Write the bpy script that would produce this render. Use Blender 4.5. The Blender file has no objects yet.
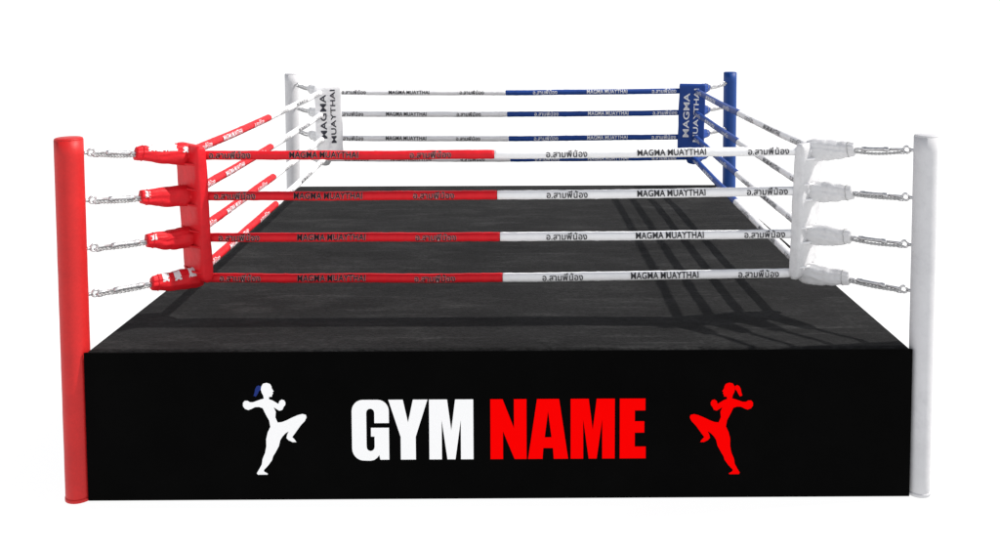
import bpy, bmesh, math, random
import numpy as np
from mathutils import Vector, Matrix, noise
from mathutils.geometry import tessellate_polygon
random.seed(7)
sc = bpy.context.scene
COL = sc.collection
PI = math.pi
R = math.radians

# ------------------------------------------------------------------ camera fit
HW, D = 3.0, 6.0
def project(p, P):
    cx, cy, cz, pit, yaw, rol, f, u0, v0 = p[:9]
    fw = np.array([math.sin(yaw)*math.cos(pit), math.cos(yaw)*math.cos(pit), -math.sin(pit)])
    rt = np.array([math.cos(yaw), -math.sin(yaw), 0.0])
    up = np.cross(rt, fw)
    r2 = rt*math.cos(rol)+up*math.sin(rol); u2 = -rt*math.sin(rol)+up*math.cos(rol)
    d = np.array(P)-np.array([cx, cy, cz]); z = d@fw
    return u0+f*(d@r2)/z, v0-f*(d@u2)/z
def resid(p):
    hp, hl = p[9], p[10]
    obs = [((-HW,0,hl+hp),(67,137)),((-HW,0,0),(79,496)),((HW,0,hl+hp),(926,135)),((HW,0,0),(918,493)),
           ((-HW,D,hl),(290,187)),((HW,D,hl),(729,185)),
           ((-2.9,-.05,hl),(89,352)),((2.9,-.05,hl),(910,345.5))]
    r = []
    for P, (u, v) in obs:
        a, b = project(p, P); r += [a-u, b-v]
    pri = [(3,.06,.03),(4,0,.04),(5,0,.008),(6,900,80),(7,522,30),(8,54,40)]
    for i, m, s in pri: r.append((p[i]-m)/s*2)
    return np.array(r)
p = np.array([.18,-6.38,3.5,.06,0,0,900,522,54,1.53,1.0])
for it in range(60):
    r = resid(p); J = np.zeros((len(r), len(p)))
    for i in range(len(p)):
        h = 1e-5*max(1, abs(p[i])); q = p.copy(); q[i] += h; J[:, i] = (resid(q)-r)/h
    A = J.T@J; p = p-np.linalg.solve(A+1e-3*np.diag(np.diag(A)), J.T@r)
cx, cy, cz, pit, yaw, rol, F, U0, V0, HP, HL = [float(x) for x in p]

def make_camera():
    fw = Vector((math.sin(yaw)*math.cos(pit), math.cos(yaw)*math.cos(pit), -math.sin(pit)))
    rt = Vector((math.cos(yaw), -math.sin(yaw), 0)); up = rt.cross(fw)
    r2 = rt*math.cos(rol)+up*math.sin(rol); u2 = -rt*math.sin(rol)+up*math.cos(rol)
    cd = bpy.data.cameras.new('camera'); co = bpy.data.objects.new('camera', cd); COL.objects.link(co)
    m = Matrix((r2, u2, -fw)).transposed().to_4x4(); m.translation = (cx, cy, cz); co.matrix_world = m
    cd.sensor_fit = 'HORIZONTAL'; cd.sensor_width = 36; cd.lens = F/1000*36
    cd.shift_x = (500-U0)/1000; cd.shift_y = (V0-275.5)/1000
    cd.clip_start = .05; cd.clip_end = 3000
    sc.camera = co
make_camera()

# ------------------------------------------------------------------ materials
def mat(name, col, rough=.5, metal=0, spec=.5, var=0, vscale=6, bump=0, bscale=40, dirt=None, dirtamt=0, stretch=(1,1,1), bdist=.01, grain=0, gscale=50, scuff=0):
    m = bpy.data.materials.new(name); m.use_nodes = True
    nt = m.node_tree; b = nt.nodes['Principled BSDF']
    b.inputs['Base Color'].default_value = (*col, 1); b.inputs['Roughness'].default_value = rough
    b.inputs['Metallic'].default_value = metal; b.inputs['Specular IOR Level'].default_value = spec
    tc = nt.nodes.new('ShaderNodeTexCoord'); mp = nt.nodes.new('ShaderNodeMapping')
    mp.inputs['Scale'].default_value = stretch
    nt.links.new(tc.outputs['Object'], mp.inputs['Vector'])
    def nz(scale, detail, rgh, src=mp):
        n = nt.nodes.new('ShaderNodeTexNoise'); n.inputs['Scale'].default_value = scale; n.inputs['Detail'].default_value = detail
        n.inputs['Roughness'].default_value = rgh; nt.links.new(src.outputs[0], n.inputs['Vector']); return n
    def rng(n, a, b_, c, d):
        cr = nt.nodes.new('ShaderNodeMapRange')
        for k, v in (('From Min',a),('From Max',b_),('To Min',c),('To Max',d)): cr.inputs[k].default_value = v
        nt.links.new(n.outputs['Fac'], cr.inputs['Value']); return cr
    rgb = nt.nodes.new('ShaderNodeRGB'); rgb.outputs[0].default_value = (*col, 1); last = rgb.outputs[0]
    def scale(last, fac):
        mx = nt.nodes.new('ShaderNodeVectorMath'); mx.operation = 'SCALE'
        nt.links.new(last, mx.inputs[0]); nt.links.new(fac.outputs[0], mx.inputs['Scale']); return mx.outputs[0]
    def blend(last, fac, c):
        mm = nt.nodes.new('ShaderNodeMix'); mm.data_type = 'RGBA'; mm.inputs['B'].default_value = (*c, 1)
        nt.links.new(last, mm.inputs['A']); nt.links.new(fac.outputs[0], mm.inputs['Factor']); return mm.outputs['Result']
    if var: last = scale(last, rng(nz(vscale, 6, .65), .3, .7, 1-var, 1+var))
    if dirt: last = blend(last, rng(nz(vscale*2.3, 9, .75), .5, .75, 0, dirtamt), dirt)
    if scuff:
        for rot, st in ((.5, (.8,9,1)), (-.9, (.7,8,1)), (1.5, (.6,10,1))):
            m2 = nt.nodes.new('ShaderNodeMapping'); m2.inputs['Scale'].default_value = st; m2.inputs['Rotation'].default_value = (0,0,rot)
            nt.links.new(tc.outputs['Object'], m2.inputs['Vector'])
            last = blend(last, rng(nz(1.6, 5, .6, m2), .60, .78, 0, scuff), dirt)
    if grain: last = scale(last, rng(nz(gscale, 3, .7), .3, .7, 1-grain, 1+grain))
    nt.links.new(last, b.inputs['Base Color'])
    if bump:
        n3 = nz(bscale, 4, .5)
        bp = nt.nodes.new('ShaderNodeBump'); bp.inputs['Strength'].default_value = bump; bp.inputs['Distance'].default_value = bdist
        nt.links.new(n3.outputs['Fac'], bp.inputs['Height']); nt.links.new(bp.outputs[0], b.inputs['Normal'])
    return m
M = {
 'red':   mat('red vinyl', (.63,.008,.016), .55, spec=.25, var=.15, vscale=5, bump=.35, bscale=26),
 'white': mat('white vinyl', (.86,.86,.87), .6, spec=.25, var=.03, vscale=5, bump=.35, bscale=26, dirt=(.55,.55,.57), dirtamt=.25),
 'whitewrap': mat('white wrap vinyl', (.66,.66,.67), .6, spec=.25, var=.08, vscale=7, bump=.4, bscale=22, dirt=(.38,.38,.40), dirtamt=.4),
 'blue':  mat('blue vinyl', (.008,.05,.26), .55, spec=.3, var=.15, vscale=5, bump=.25, bscale=30),
 'redpost': mat('red post paint', (.52,.014,.014), .5, spec=.3, var=.09, vscale=4, bump=.2, bscale=14, grain=.06),
 'whitepost': mat('white post paint', (.57,.57,.585), .6, spec=.25, var=.06, vscale=4, bump=.15, bscale=18, dirt=(.36,.36,.39), dirtamt=.35),
 'bluepost': mat('blue post paint', (.008,.055,.25), .5, spec=.3, var=.1, vscale=4, bump=.12, bscale=18),
 'mat': mat('black canvas mat', (.0105,.0105,.0108), .85, spec=.12, var=.45, vscale=1.1, bump=.7, bscale=70, dirt=(.044,.044,.044), dirtamt=.6, stretch=(.7,1.6,1), grain=.6, gscale=34, scuff=.6),
 'skirt': mat('black skirt vinyl', (.0012,.0012,.0012), .6, spec=.02, var=.3, vscale=2),
 'ink': mat('black print', (.012,.006,.010), .6, spec=.2, dirt=(.15,.02,.025), dirtamt=.3, vscale=14),
 'inkedge': mat('pale print edge', (.74,.46,.46), .6, spec=.2),
 'inkgrey': mat('grey print', (.03,.03,.034), .6, spec=.2, dirt=(.3,.3,.3), dirtamt=.5, vscale=14),
 'inksoft': mat('faded grey print', (.09,.09,.10), .6, spec=.2, dirt=(.4,.4,.4), dirtamt=.6, vscale=14),
 'inkpad': mat('pad grey print', (.045,.045,.06), .6, spec=.2),
 'inkwhite': mat('white print', (.78,.79,.82), .6, spec=.2),
 'signwhite': mat('white banner print', (.98,.98,.98), .6, spec=.1),
 'signred': mat('red banner print', (.98,.001,.001), .6, spec=.0),
 'signblue': mat('navy banner print', (.012,.03,.18), .6, spec=.1),
 'steel': mat('galvanised steel', (.54,.54,.55), .36, metal=.8, var=.3, vscale=30, bump=.2, bscale=80),
 'cord': mat('pale cable', (.42,.42,.42), .5, var=.25, vscale=40, bump=.3, bscale=120),
}
# ground: plain glowing white floor; emission added to keep it white and drown the ring's shadow
g = bpy.data.materials.new('glowing white floor'); g.use_nodes = True
b = g.node_tree.nodes['Principled BSDF']
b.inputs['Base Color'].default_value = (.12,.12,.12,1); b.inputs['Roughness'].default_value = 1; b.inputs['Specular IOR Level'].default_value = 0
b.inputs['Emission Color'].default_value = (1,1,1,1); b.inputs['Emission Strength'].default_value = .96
M['ground'] = g

# ------------------------------------------------------------------ helpers
def link(name, bm, m, parent=None, smooth=True, recalc=True):
    if recalc: bmesh.ops.recalc_face_normals(bm, faces=bm.faces[:])
    me = bpy.data.meshes.new(name); bm.to_mesh(me); bm.free()
    if smooth:
        for f in me.polygons: f.use_smooth = True
    me.materials.append(M[m]); o = bpy.data.objects.new(name, me); COL.objects.link(o)
    if parent: o.parent = parent
    return o
ORG = {}
def thing(name, label, cat, loc=(0,0,0), group=None):
    o = bpy.data.objects.new(name, None); COL.objects.link(o); o.location = loc; o.empty_display_size = .1
    o['label'] = label; o['category'] = cat
    if group: o['group'] = group
    ORG[o.name] = Vector(loc)
    return o
def part(name, bm, m, parent, root, smooth=True, recalc=True):
    bmesh.ops.translate(bm, verts=bm.verts[:], vec=-ORG[root.name])
    return link(name, bm, m, parent, smooth, recalc)
def tube(bm, pts, rad, n=12, cap=True, up=Vector((0,0,1)), rf=None):
    rings = []
    for i, P in enumerate(pts):
        a = pts[max(0, i-1)]; c = pts[min(len(pts)-1, i+1)]
        T = (c-a).normalized(); u = up if abs(T.dot(up)) < .95 else Vector((1,0,0))
        S = T.cross(u).normalized(); U = S.cross(T).normalized()
        r = rad[i] if hasattr(rad, '__len__') else rad
        ring = []
        for k in range(n):
            a2 = 2*PI*k/n; rr = r*(rf(i, a2) if rf else 1)
            ring.append(bm.verts.new(P+S*math.cos(a2)*rr+U*math.sin(a2)*rr))
        rings.append(ring)
    for i in range(len(rings)-1):
        for k in range(n):
            bm.faces.new((rings[i][k], rings[i][(k+1)%n], rings[i+1][(k+1)%n], rings[i+1][k]))
    if cap:
        bm.faces.new(rings[0][::-1]); bm.faces.new(rings[-1])
    return rings
def lathe(bm, c, prof, n=28):
    tr = []
    for z, r in prof:
        tr.append([bm.verts.new((c[0]+r*math.cos(2*PI*k/n), c[1]+r*math.sin(2*PI*k/n), z)) for k in range(n)])
    for i in range(len(prof)-1):
        for k in range(n):
            bm.faces.new((tr[i][k], tr[i][(k+1)%n], tr[i+1][(k+1)%n], tr[i+1][k]))
    bm.faces.new(tr[0][::-1]); bm.faces.new(tr[-1])
def box(bm, x0, x1, y0, y1, z0, z1):
    vs = [bm.verts.new(q) for q in ((x0,y0,z0),(x1,y0,z0),(x1,y1,z0),(x0,y1,z0),(x0,y0,z1),(x1,y0,z1),(x1,y1,z1),(x0,y1,z1))]
    for q in ((0,3,2,1),(4,5,6,7),(0,1,5,4),(1,2,6,5),(2,3,7,6),(3,0,4,7)): bm.faces.new([vs[i] for i in q])

# printed words as flat meshes, later wrapped on their surface
WORDS = {}
def word(s, bold, space):
    key = (s, bold, space)
    if key in WORDS: return WORDS[key]
    cu = bpy.data.curves.new('w', 'FONT'); cu.body = s; cu.size = 1; cu.offset = bold; cu.resolution_u = 3
    cu.space_character = space; cu.space_word = .8
    ob = bpy.data.objects.new('w', cu); COL.objects.link(ob); bpy.context.view_layer.update()
    me = bpy.data.meshes.new_from_object(ob.evaluated_get(bpy.context.evaluated_depsgraph_get()))
    vs = [v.co.copy() for v in me.vertices]; fs = [tuple(q.vertices) for q in me.polygons]
    bpy.data.objects.remove(ob); bpy.data.curves.remove(cu); bpy.data.meshes.remove(me)
    x0 = min(v.x for v in vs); x1 = max(v.x for v in vs); y0 = min(v.y for v in vs); y1 = max(v.y for v in vs)
    # unit box of the plain word, so that a bolder copy of it stays in register
    x0 += bold; x1 -= bold; y0 += bold; y1 -= bold
    vs = [((v.x-x0)/(x1-x0)-.5, (v.y-y0)/(y1-y0)-.5) for v in vs]
    WORDS[key] = (vs, fs); return WORDS[key]
def word_bm(s, L, H, bold=.02, cuts=6, space=1.05):
    vs, fs = word(s, bold, space); bm = bmesh.new()
    bv = [bm.verts.new((x*L, y*H, 0)) for x, y in vs]
    for f in fs:
        try: bm.faces.new([bv[i] for i in f])
        except ValueError: pass
    bmesh.ops.remove_doubles(bm, verts=bm.verts[:], dist=1e-6)
    for k in range(0, cuts+1):
        bmesh.ops.bisect_plane(bm, geom=bm.verts[:]+bm.edges[:]+bm.faces[:], plane_co=(0, H*(k/cuts-.5), 0), plane_no=(0,1,0))
    return bm

# ------------------------------------------------------------------ ground
bm = bmesh.new()
vs = [bm.verts.new(q) for q in ((-400,-60,0),(400,-60,0),(400,700,0),(-400,700,0))]; bm.faces.new(vs)
o = link('ground', bm, 'ground', smooth=False); o['kind'] = 'structure'

# ------------------------------------------------------------------ platform
PW, Y0, Y1 = 2.9, -.05, 6.05
plat = thing('ring_platform', 'raised square ring platform with black canvas mat and plain black skirts', 'boxing ring platform', (0,3,0))
def axis(a, b, n):
    e = [0,.003,.008,.015,.024,.034,.045]
    return [a+x for x in e]+[a+.045+(b-a-.09)*i/n for i in range(1, n)]+[b-x for x in e[::-1]]
xs, ys = axis(-PW, PW, 110), axis(Y0, Y1, 110); rr = .035
bm = bmesh.new(); grid = []
for y in ys:
    row = []
    for x in xs:
        e = min(x+PW, PW-x, y-Y0, Y1-y)
        z = HL-(rr-math.sqrt(max(0, rr*rr-(rr-e)**2)) if e < rr else 0)
        if e > .1:
            z += .006*noise.noise(Vector((x*1.3, y*1.3, 0)))+.003*noise.noise(Vector((x*5, y*5, 3)))
            z += .006*max(0, noise.noise(Vector((x*.8+y*2.2, y*.5-x*.4, 9))))
        row.append(bm.verts.new((x, y, z)))
    grid.append(row)
for j in range(len(ys)-1):
    for i in range(len(xs)-1): bm.faces.new((grid[j][i], grid[j][i+1], grid[j+1][i+1], grid[j+1][i]))
part('mat', bm, 'mat', plat, plat)
zt = HL-rr
for x0, x1, y0, y1 in ((-PW,PW,Y0,Y0+.02),(-PW,PW,Y1-.02,Y1),(-PW,-PW+.02,Y0+.02,Y1-.02),(PW-.02,PW,Y0+.02,Y1-.02)):
    bm = bmesh.new(); box(bm, x0, x1, y0, y1, 0, zt); part('side_panel', bm, 'skirt', plat, plat, False)

# ------------------------------------------------------------------ banner on the front
ban = thing('banner', 'black front banner printed with a white and a red word between two kicking fighters', 'banner', (0,Y0-.01,0))
bm = bmesh.new(); box(bm, -PW-.012, PW+.012, Y0-.014, Y0-.003, .006, HL-.012)
part('sheet', bm, 'skirt', ban, ban, False)
FY = Y0-.018
def face_xy(px, py): return Vector(((px-499)/822*5.82, FY, (497-py)/145*HL))
def arc(cx_, cy_, r, a0, a1, n=6):
    return [(cx_+r*math.cos(R(a0+(a1-a0)*i/n)), cy_+r*math.sin(R(a0+(a1-a0)*i/n))) for i in range(n+1)]
GL = {
 'G': [arc(26,11,11,-90,0)+[(37,22.5),(22.5,22.5)]+arc(18.5,12.5,4,0,-180)+arc(18.5,45.5,4,180,0)+[(22.5,35.5),(19,35.5),(19,27),(37,27),(37,58),(28,58),(27,53.4)]+[(25,56),(22,58.2),(18.5,58.9),(14,58.8)]+arc(12,46.8,12,100,180)+arc(11,11,11,180,270)],
 'Y': [[(0,0),(14.5,0),(19.5,22),(24.5,0),(39,0),(27,36),(27,58),(12,58),(12,36)]],
 'M': [[(0,0),(18,0),(22,30),(26,0),(44,0),(44,58),(31.5,58),(31.5,20),(26,58),(18,58),(12.5,20),(12.5,58),(0,58)]],
 'N': [[(0,0),(12.2,0),(23.5,28),(23.5,0),(36,0),(36,58),(24,58),(12.5,31),(12.5,58),(0,58)]],
 'A': [[(9,0),(20,0),(20,12),(16.6,37),(20,37),(20,47.5),(15.2,47.5),(14.4,58),(0,58)],[(31,0),(40,58),(25.6,58),(24.8,47.5),(20,47.5),(20,37),(23.4,37),(20,12),(20,0)]],
 'E': [[(0,0),(25.5,0),(25.5,11.5),(15,11.5),(15,22),(24.5,22),(24.5,33),(15,33),(15,46.5),(26,46.5),(26,58),(0,58)]],
}
def clean(pl):
    out = []
    for q in pl:
        if not out or math.hypot(q[0]-out[-1][0], q[1]-out[-1][1]) > .05: out.append(q)
    if math.hypot(out[0][0]-out[-1][0], out[0][1]-out[-1][1]) <= .05: out.pop()
    return out
def poly_bm(polys, dy=0):
    bm = bmesh.new()
    for pl in polys:
        pl = clean(pl)
        vv = [bm.verts.new(face_xy(*q)+Vector((0,dy,0))) for q in pl]
        for tri in tessellate_polygon([[Vector((q[0], q[1], 0)) for q in pl]]):
            f = bm.faces.new([vv[i] for i in tri]); f.normal_update()
            if f.normal.y > 0: f.normal_flip()
    bmesh.ops.remove_doubles(bm, verts=bm.verts[:], dist=1e-5)
    return bm
for spec, m, lab in (([('G',352),('Y',388.5),('M',429)], 'signwhite', 'white printed word GYM'), ([('N',490),('A',527.5),('M',570),('E',619)], 'signred', 'red printed word NAME')):
    polys = [[(x0+x, 399.5+y) for x, y in pl] for ch, x0 in spec for pl in GL[ch]]
    o = part('lettering', poly_bm(polys), m, ban, ban, False, False); o['label'] = lab
FIG = [(264.2,386),(266,383.4),(269.6,382.6),(273,383.8),(274.2,386),(274.4,388),(276.2,391),(274.8,391.6),(275.4,393),(274.4,394),(274,396),(271.2,396.2),(270.8,398.4),
 (274,399.4),(277.6,401.6),(280,403),(281,400.2),(283.4,398.8),(285.8,399.4),(287,401.6),(286.6,404.2),(285,405.8),(283.4,408.8),(280.4,409.6),(277.4,407.8),(275,406.2),(276.8,410.6),(276,416),(278,421),
 (282,420.6),(287,418.8),(293,416),(298.6,413.8),(303,412.8),(306.4,413.6),(307,416),(305,419.6),(300.6,423.8),(297.4,428),(294.4,432),(292,435),(294.8,438),(296,440),(292.2,440),(288.4,438.2),(286.2,436),(287,432.6),(288.6,429.6),(285.4,431.4),(282.4,434.4),(280,438),
 (278.6,443.6),(275,450),(272.6,453.6),(271.4,457.4),(267.6,462.4),(263.2,466.8),(263.4,468.4),(267,470.4),(266.6,471.4),(257,471.4),(256,470),(258,466.8),(261.2,461.4),(262,456.2),(264.6,450.4),(266,444),(266,437),(267.6,430.6),(270.4,425),(269.6,419),(266.6,413),(264,407),
 (260.4,405.8),(256.4,406),(252.6,407.8),(249.6,408.8),(246.4,407.6),(244.6,405),(244.8,401.8),(246.8,399.8),(249.6,399.8),(251.8,401.2),(255,401.2),(258.4,400),(262,398.8),(265.8,397.8),(265.4,394.8),(264,392),(263.4,389)]
TAIL = [(264,386.2),(261.6,385),(259.4,386),(257.8,388.6),(257,392),(255.8,395),(258,396),(260,393.4),(261.4,390.8),(263.2,389.2)]
lean = lambda pl: [(x-max(0, 424-y)*.05+.6, y) for x, y in pl]
FIG, TAIL = lean(FIG), lean(TAIL)
e = part('fighter_emblem', poly_bm([FIG]), 'signwhite', ban, ban, False, False); e['label'] = 'white silhouette of a kicking fighter facing right'
part('hair', poly_bm([TAIL]), 'signblue', e, ban, False, False)
mir = lambda pl: [(996-x, y+2) for x, y in pl]
e = part('fighter_emblem', poly_bm([mir(FIG)]), 'signred', ban, ban, False, False); e['label'] = 'red silhouette of a kicking fighter facing left'
part('hair', poly_bm([mir(TAIL)]), 'signred', e, ban, False, False)

# ------------------------------------------------------------------ corners
LV = ['top', 'second', 'third', 'lowest']
ZRC = {'FL': [1.285,.968,.645,.325], 'FR': [1.305,.99,.655,.345], 'BL': [1.345,1.06,.75,.485], 'BR': [1.345,1.065,.755,.485]}
ZEC = {'FL': [1.38,1.04,.695,.365], 'FR': [1.38,1.04,.70,.37], 'BL': [1.40,1.09,.78,.5], 'BR': [1.40,1.09,.78,.5]}
SC = [.575, .585, .60, .615]         # how far in from the post the ropes cross
SWC = {'FL': [.325,.345,.37,.39], 'FR': [.365,.37,.375,.38], 'BL': [.38]*4, 'BR': [.38]*4}   # where the wraps start
CN = {'FL': (-1, 0, 'red', .095), 'FR': (1, 0, 'white', .08), 'BL': (-1, D, 'white', .092), 'BR': (1, D, 'blue', .088)}
PN = {'FL': 'red post at the front', 'FR': 'white post at the front', 'BL': 'white post at the back', 'BR': 'blue post at the back'}
ORD = {'top':'topmost','second':'second highest','third':'third highest','lowest':'lowest'}
def cpt(c, s, z):
    sx, y0, _, _ = CN[c]; return Vector((sx*(HW-s), y0+(s if y0 == 0 else -s), HL+z))
for c, (sx, y0, colr, pr) in CN.items():
    ZR, ZE, SW = ZRC[c], ZEC[c], SWC[c]
    px = sx*HW + (.05 if c == 'BL' else 0)
    ctr = (px, y0); top = HL+HP+(.05 if y0 else 0)
    lab = {'FL': 'red padded corner post at the front of the ring', 'FR': 'white corner post at the front, right of the black banner',
           'BL': 'white corner post at the back, left of the far ropes', 'BR': 'blue corner post at the back of the ring'}[c]
    t = thing('corner_post', lab, 'post', (ctr[0], ctr[1], 0), 'corner posts of the ring')
    bm = bmesh.new()
    prof = [(.012, pr*.93)]+[(.03+(top-.045)*i/24, pr*(1+.014*noise.noise(Vector((i*.9, sx*3, y0))))) for i in range(25)]
    lathe(bm, ctr, prof); part('shaft', bm, colr+'post', t, t)
    bm = bmesh.new(); lathe(bm, ctr, [(top-.016, pr*.985), (top-.01, pr*.98), (top-.004, pr*.95), (top, pr*.85)]); part('cap', bm, colr+'post', t, t)
    bm = bmesh.new(); lathe(bm, ctr, [(.001, pr*1.04), (.02, pr*1.04), (.026, pr*1.0)]); part('base_plate', bm, colr+'post', t, t)
    dirv = Vector((-sx, 1 if y0 == 0 else -1, 0)).normalized()
    for l in range(4):
        bm = bmesh.new(); a = Vector((ctr[0], ctr[1], HL+ZE[l]))
        tube(bm, [a+dirv*pr*.9, a+dirv*(pr+.03)], .012, 8)
        lc = a+dirv*(pr+.052); pts = [lc+dirv*.024*math.cos(q)+Vector((0,0,1))*.024*math.sin(q) for q in [2*PI*k/16 for k in range(17)]]
        tube(bm, pts, .008, 8, False, up=dirv.cross(Vector((0,0,1)))); part('eye_bolt', bm, 'steel', t, t)
        # turnbuckle
        zz = lambda s: ZR[l]+.012+(ZE[l]-ZR[l]-.012)*(SC[l]-s)/(SC[l]-.1)
        s0 = (pr+.065)/math.sqrt(2); s1 = SW[l]+.03
        A = cpt(c, s0, zz(s0)); B = cpt(c, s1, zz(s1))
        if c == 'BL': A = A+Vector((.05,0,0))
        ax = (B-A); Ln = ax.length; ax.normalize()
        side = ax.cross(Vector((0,0,1))).normalized(); upv = side.cross(ax)
        tb = thing('turnbuckle', '%s steel turnbuckle on the %s' % (ORD[LV[l]], PN[c]), 'turnbuckle', A, 'turnbuckles between posts and ropes')
        bm = bmesh.new()
        prof = [(.26,.010),(.28,.017),(.35,.018),(.38,.0145),(.50,.014),(.66,.0145),(.69,.018),(.76,.017),(.78,.010)]
        tube(bm, [A+ax*Ln*q for q, _ in prof], [q for _, q in prof], 12)
        part('body', bm, 'steel', tb, tb)
        for a0, a1, hk in ((.04,.30,0), (.74,1.0,1)):
            bm = bmesh.new()
            pts = [A+ax*Ln*a1, A+ax*Ln*a0] if hk == 0 else [A+ax*Ln*a0, A+ax*Ln*a1]
            if hk == 0: pts += [A+ax*(-.01)+Vector((0,0,-.012)), A+Vector((0,0,-.026))+ax*.008, A+ax*.035+Vector((0,0,-.024))]
            tube(bm, pts, .010, 8); part('hook', bm, 'steel', tb, tb)
        n = 60; dz = .006+.010*random.random(); ph = random.random()*6
        for q in (0, PI):    # two-strand safety cable just below the turnbuckle
            bm = bmesh.new()
            pts = [A+ax*Ln*(i/n)+side*.0055*math.sin(i*.8+ph+q)+upv*(.0055*math.cos(i*.8+ph+q)-.017-dz*math.sin(PI*i/n)) for i in range(n+1)]
            tube(bm, pts, .0068, 6); part('cable', bm, 'cord', tb, tb)
        # vinyl wrap over the rope crossing: loose folded cloth sleeve round the joint and over the pad corner
        s2 = SC[l]+.05
        A = cpt(c, SW[l], zz(SW[l])); B = cpt(c, s2, ZR[l])
        wl = '%s %s vinyl wrap over the rope ends by the %s' % (ORD[LV[l]], colr, PN[c])
        w = thing('rope_wrap', wl, 'wrap', A, 'vinyl wraps over the rope crossings')
        bm = bmesh.new(); n = 44; sdv = random.random()*50; nk = 48
        pts = [A+(B-A)*(i/n)+Vector((0,0,.007*noise.noise(Vector((i*.16, sdv, 1))))) for i in range(n+1)]
        ph1, ph2 = random.random()*6, random.random()*6
        def rf(i, a, sd=sdv, ph1=ph1, ph2=ph2):
            ca, sa = math.cos(a), math.sin(a); u = i/44
            f = 1/(abs(ca/.86)**2.2+abs(sa/1.12)**2.2)**(1/2.2)
            crease = 1-abs(noise.noise(Vector((ca*1.3+u*1.2+sd, sa*1.5-u*1.0, u*1.0))))*2      # long folds running along the sleeve
            drape = .24*max(0, -sa)*max(0, math.sin(PI*min(1, u*.85+.05)))*(1+.2*math.sin(u*4+ph2))
            pl = .045*math.sin(7*a+ph1+u*2)*(1-.6*u)
            return f*(.95+.11*crease*crease+.07*noise.noise(Vector((ca*.9+sd, sa*.9, u*1.8)))+pl+drape)
        rad = [.043+.027*min(1, (i/n)*1.25)-.010*max(0, i/n-.88)/.12 for i in range(n+1)]
        rings = tube(bm, pts, rad, nk, True, rf=rf)
        co = [[v.co.copy() for v in rg] for rg in rings]
        part('cover', bm, 'whitewrap' if colr == 'white' else colr, w, w)
        if c == 'FL':       # white printed patches showing on the red wraps
            for i0, i1, k0, k1 in {0: [(8,30,3,13),(34,40,2,7)], 1: [(2,6,0,9)], 2: [(2,7,1,8)], 3: [(8,13,1,12),(18,24,1,12),(30,36,2,11)]}[l]:
                pb = bmesh.new(); rows = []
                for i in range(i0, i1+1):
                    row = []
                    for k in range(k0, k1+1):
                        v = co[i][k%nk]; row.append(pb.verts.new(v+(v-pts[i]).normalized()*.0025))
                    rows.append(row)
                for i in range(len(rows)-1):
                    for k in range(len(rows[0])-1):
                        if (i in (0, len(rows)-2) or k in (0, len(rows[0])-2)) and noise.noise(Vector((i*1.7, k*1.7, l*9+k0))) > .1: continue
                        pb.faces.new((rows[i][k], rows[i][k+1], rows[i+1][k+1], rows[i+1][k]))
                loose = [v for v in pb.verts if not v.link_faces]
                bmesh.ops.delete(pb, geom=loose, context='VERTS')
                part('patch', pb, 'whitewrap', w, w)
        bm = bmesh.new(); i0 = 5
        axw = (B-A).normalized(); S = axw.cross(Vector((0,0,1))).normalized(); U = S.cross(axw)
        loop = []
        for k in range(49):
            a2 = 2*PI*k/48; loop.append(pts[i0]+(S*math.cos(a2)+U*math.sin(a2))*(rad[i0]*rf(i0, a2)+.001))
        tube(bm, loop, .004, 6, False, up=axw); part('tie', bm, 'cord' if colr != 'red' else 'red', w, w)

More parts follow.
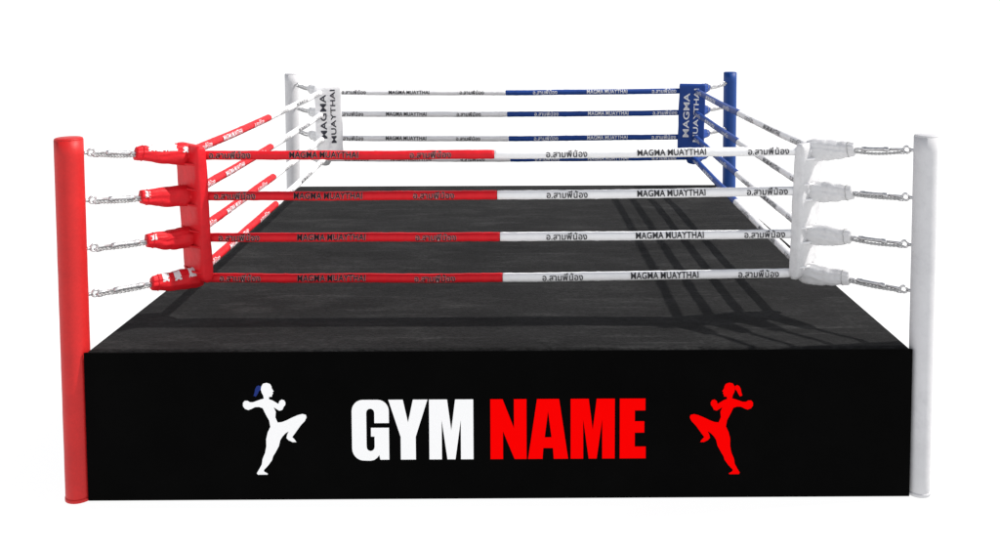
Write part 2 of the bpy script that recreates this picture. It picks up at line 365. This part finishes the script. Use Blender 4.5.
# corner pads
for c, (sx, y0, colr, pr) in CN.items():
    ZR = ZRC[c]
    front = y0 == 0
    lab = {'FL': 'red corner pad standing behind the red wraps', 'FR': 'white corner pad at the front, behind the white wraps',
           'BL': 'white corner pad at the back with dark upright lettering', 'BR': 'blue corner pad at the back with pale upright lettering'}[c]
    Wd = {'FL': .37, 'FR': .32, 'BL': .335, 'BR': .335}[c]; th = .10 if front else .08
    inw = Vector((-sx, 1, 0)).normalized() if front else Vector((-sx*.22, -1, 0)).normalized()
    S = Vector((0,0,1)).cross(inw).normalized()
    z0, z1 = (.31, 1.36) if front else (.50, 1.44)
    shift = {'BL': Vector((.10,0,0)), 'BR': Vector((-.06,0,0))}.get(c, Vector((0,0,0)))
    ct = lambda z: cpt(c, .555+.03*(1.3-z), z)+inw*(.045+th/2)+shift
    t = thing('corner_pad', lab, 'pad', ct(z0), 'corner pads inside the ropes')
    bm = bmesh.new(); nz = 40; rings = []
    for i in range(nz+1):
        z = z0+(z1-z0)*i/nz; k = 1-.45*max(0, 1-min(i, nz-i)/2.0)**2 if min(i, nz-i) < 2 else 1
        tap = (1-.08*(1-i/nz)) if front else 1
        pinch = 1-(.08*max(math.exp(-((z-q)/.05)**2) for q in ZR) if front else 0)
        ring = []
        for j in range(40):
            a = 2*PI*j/40; ca, sa = math.cos(a), math.sin(a)
            e1, e2 = (.30, .40) if front else (.2, .24)
            x = math.copysign(abs(ca)**e1, ca)*Wd/2*(1-.08*(1-k))*tap; y = math.copysign(abs(sa)**e2, sa)*th/2*k*pinch
            x *= 1+.03*noise.noise(Vector((z*5, sx*5+y0, 2)))
            y *= 1+(.12 if front else .07)*noise.noise(Vector((z*6, x*8, sx*5+y0)))
            ring.append(bm.verts.new(ct(z)+S*x+inw*y))
        rings.append(ring)
    for i in range(nz):
        for j in range(40): bm.faces.new((rings[i][j], rings[i][(j+1)%40], rings[i+1][(j+1)%40], rings[i+1][j]))
    bm.faces.new(rings[0][::-1]); bm.faces.new(rings[-1])
    part('cover', bm, 'whitewrap' if c == 'FR' else colr, t, t)
    for l in range(4):   # straps round the back of the pad at each rope
        for zo in (-.06, .06):
            if not z0+.02 < ZR[l]+zo < z1-.02: continue
            bm = bmesh.new(); Q = ct(ZR[l]+zo)
            tube(bm, [Q-S*(Wd/2-.03)-inw*(th/2-.012), Q-S*.06-inw*(th/2+.02), Q+S*.06-inw*(th/2+.02), Q+S*(Wd/2-.03)-inw*(th/2-.012)], .009, 8)
            part('strap', bm, colr, t, t)
    if not front:
        vr = inw.cross(Vector((0,0,1)))*-1
        for s, xo, L, H in (('MAGMA', -.066, .56, .074), ('MUAYTHAI', .056, .68, .060)):
            wbm = word_bm(s, L, H, .02, 3)
            for v in wbm.verts:
                u, q = v.co.x, v.co.y
                v.co = ct(1.04+u)+vr*(xo-q)+inw*(th/2*1.08+.004)
            part('lettering', wbm, 'inkpad' if c == 'BL' else 'inkwhite', t, t, False)

# ------------------------------------------------------------------ ropes
RR = .0345
THAI = 'อ.สามพี่น้อง'; LAT = 'MAGMA MUAYTHAI'
SIDES = {   # (left corner, right corner) as read from the camera side, direction the printed face looks
 'front': ('FL','FR', Vector((0,-1,0))), 'back': ('BL','BR', Vector((0,-1,0))),
 'left': ('FL','BL', Vector((1,0,0))), 'right': ('BR','FR', Vector((-1,0,0)))}
LN = {'top':'top rope','second':'second rope from the top','third':'third rope from the top','lowest':'lowest rope'}
WH = {'front':'across the front','back':'across the back','left':'on the left side','right':'on the right side'}
for sd, (ca, cb, out) in SIDES.items():
    lateral = sd in ('left', 'right')
    for l in range(4):
        A = cpt(ca, SC[l], ZRC[ca][l]); B = cpt(cb, SC[l], ZRC[cb][l]); Ln = (B-A).length
        sag = .012+.01*random.random(); seed = random.random()*90
        def P(t): return A+(B-A)*t+Vector((0,0,-sag*4*t*(1-t)+.004*noise.noise(Vector((t*9, seed, 0)))))
        cA, cB = CN[ca][2], CN[cb][2]
        rp = thing('rope', '%s %s, half %s and half %s' % (LN[LV[l]], WH[sd], cA, cB), 'rope', A, 'padded ring ropes')
        mid = .495+.004*(l-1)
        for h, (t0, t1, cc) in enumerate(((-.006, mid-.0005, cA), (mid, 1.006, cB))):
            n = 130; pts = [P(t0+(t1-t0)*i/n) for i in range(n+1)]
            def rf(i, a, h=h): return 1+.06*noise.noise(Vector((math.cos(a)*1.3+seed, math.sin(a)*1.3, i*.33+h*50)))
            rad = [RR*(1+(.04 if i % 41 == 40 else 0)) for i in range(n+1)]
            rad[0] *= .96; rad[-1] *= .96
            bm = bmesh.new(); tube(bm, pts, rad, 18, True, rf=rf)
            sl = part('sleeve', bm, cc, rp, rp); sl['label'] = '%s padded sleeve' % cc
            j = (random.random()-.5)*.012
            for tc, s, L, H in (((.082,THAI,.31,.055),(.229,LAT,.52,.046),(.396,THAI,.31,.055)) if h == 0 else ((.601,THAI,.31,.055),(.766,LAT,.52,.046),(.918,THAI,.31,.055))):
                k = .85 if lateral else 1
                bold = (.012 if lateral else .018) if s == LAT else (.006 if lateral else .016)
                ink = {'red':'inkwhite','white':'inksoft','blue':'inkwhite'}[cc] if lateral else {'red':'ink','white':'inkgrey','blue':'inkwhite'}[cc]
                layers = [('lettering', bold, ink, .0030)]
                if ink == 'ink': layers.append(('lettering_edge', bold+.022, 'inkedge', .0012))
                for nm, bo, mk, lift in layers:
                    wb = word_bm(s, L, H*k, bo, 6)
                    for v in wb.verts:
                        t = tc+j+v.co.x/Ln; a = v.co.y/RR+R(14)
                        v.co = P(t)+(out*math.cos(a)+Vector((0,0,1))*math.sin(a))*(RR*1.05+lift)
                    part(nm, wb, mk, sl, rp, False)

# ------------------------------------------------------------------ light
EL = 51; AZ = 83.0     # compass angle of the sun, 0 = straight ahead (+Y), 90 = right
w = bpy.data.worlds.new('World'); sc.world = w; w.use_nodes = True
nt = w.node_tree; bg = nt.nodes['Background']; outn = nt.nodes['World Output']
sky = nt.nodes.new('ShaderNodeTexSky'); sky.sky_type = 'NISHITA'; sky.sun_disc = False
sky.sun_elevation = R(EL); sky.sun_rotation = R(AZ); sky.dust_density = 2
bg.inputs['Strength'].default_value = .07; nt.links.new(sky.outputs[0], bg.inputs['Color'])
bw = nt.nodes.new('ShaderNodeBackground'); bw.inputs['Color'].default_value = (1,1,1,1); bw.inputs['Strength'].default_value = 1.15
tc = nt.nodes.new('ShaderNodeTexCoord'); sx = nt.nodes.new('ShaderNodeSeparateXYZ'); nt.links.new(tc.outputs['Generated'], sx.inputs[0])
mr = nt.nodes.new('ShaderNodeMapRange'); mr.interpolation_type = 'SMOOTHSTEP'
mr.inputs['From Min'].default_value = math.sin(R(22)); mr.inputs['From Max'].default_value = math.sin(R(45))
nt.links.new(sx.outputs['Z'], mr.inputs['Value'])
mixs = nt.nodes.new('ShaderNodeMixShader'); nt.links.new(mr.outputs[0], mixs.inputs[0]); nt.links.new(bw.outputs[0], mixs.inputs[1]); nt.links.new(bg.outputs[0], mixs.inputs[2])
nt.links.new(mixs.outputs[0], outn.inputs['Surface'])
sl_ = bpy.data.lights.new('sun', 'SUN'); sl_.energy = 4.4; sl_.angle = R(.9); sl_.color = (1,.97,.93)
so = bpy.data.objects.new('sun', sl_); COL.objects.link(so)
dv = Vector((-math.cos(R(EL))*math.sin(R(AZ)), -math.cos(R(EL))*math.cos(R(AZ)), -math.sin(R(EL))))
so.rotation_euler = dv.to_track_quat('-Z', 'Y').to_euler(); so.location = (10,3,12)
sc.view_settings.view_transform = 'Standard'; sc.view_settings.look = 'None'; sc.view_settings.exposure = 0
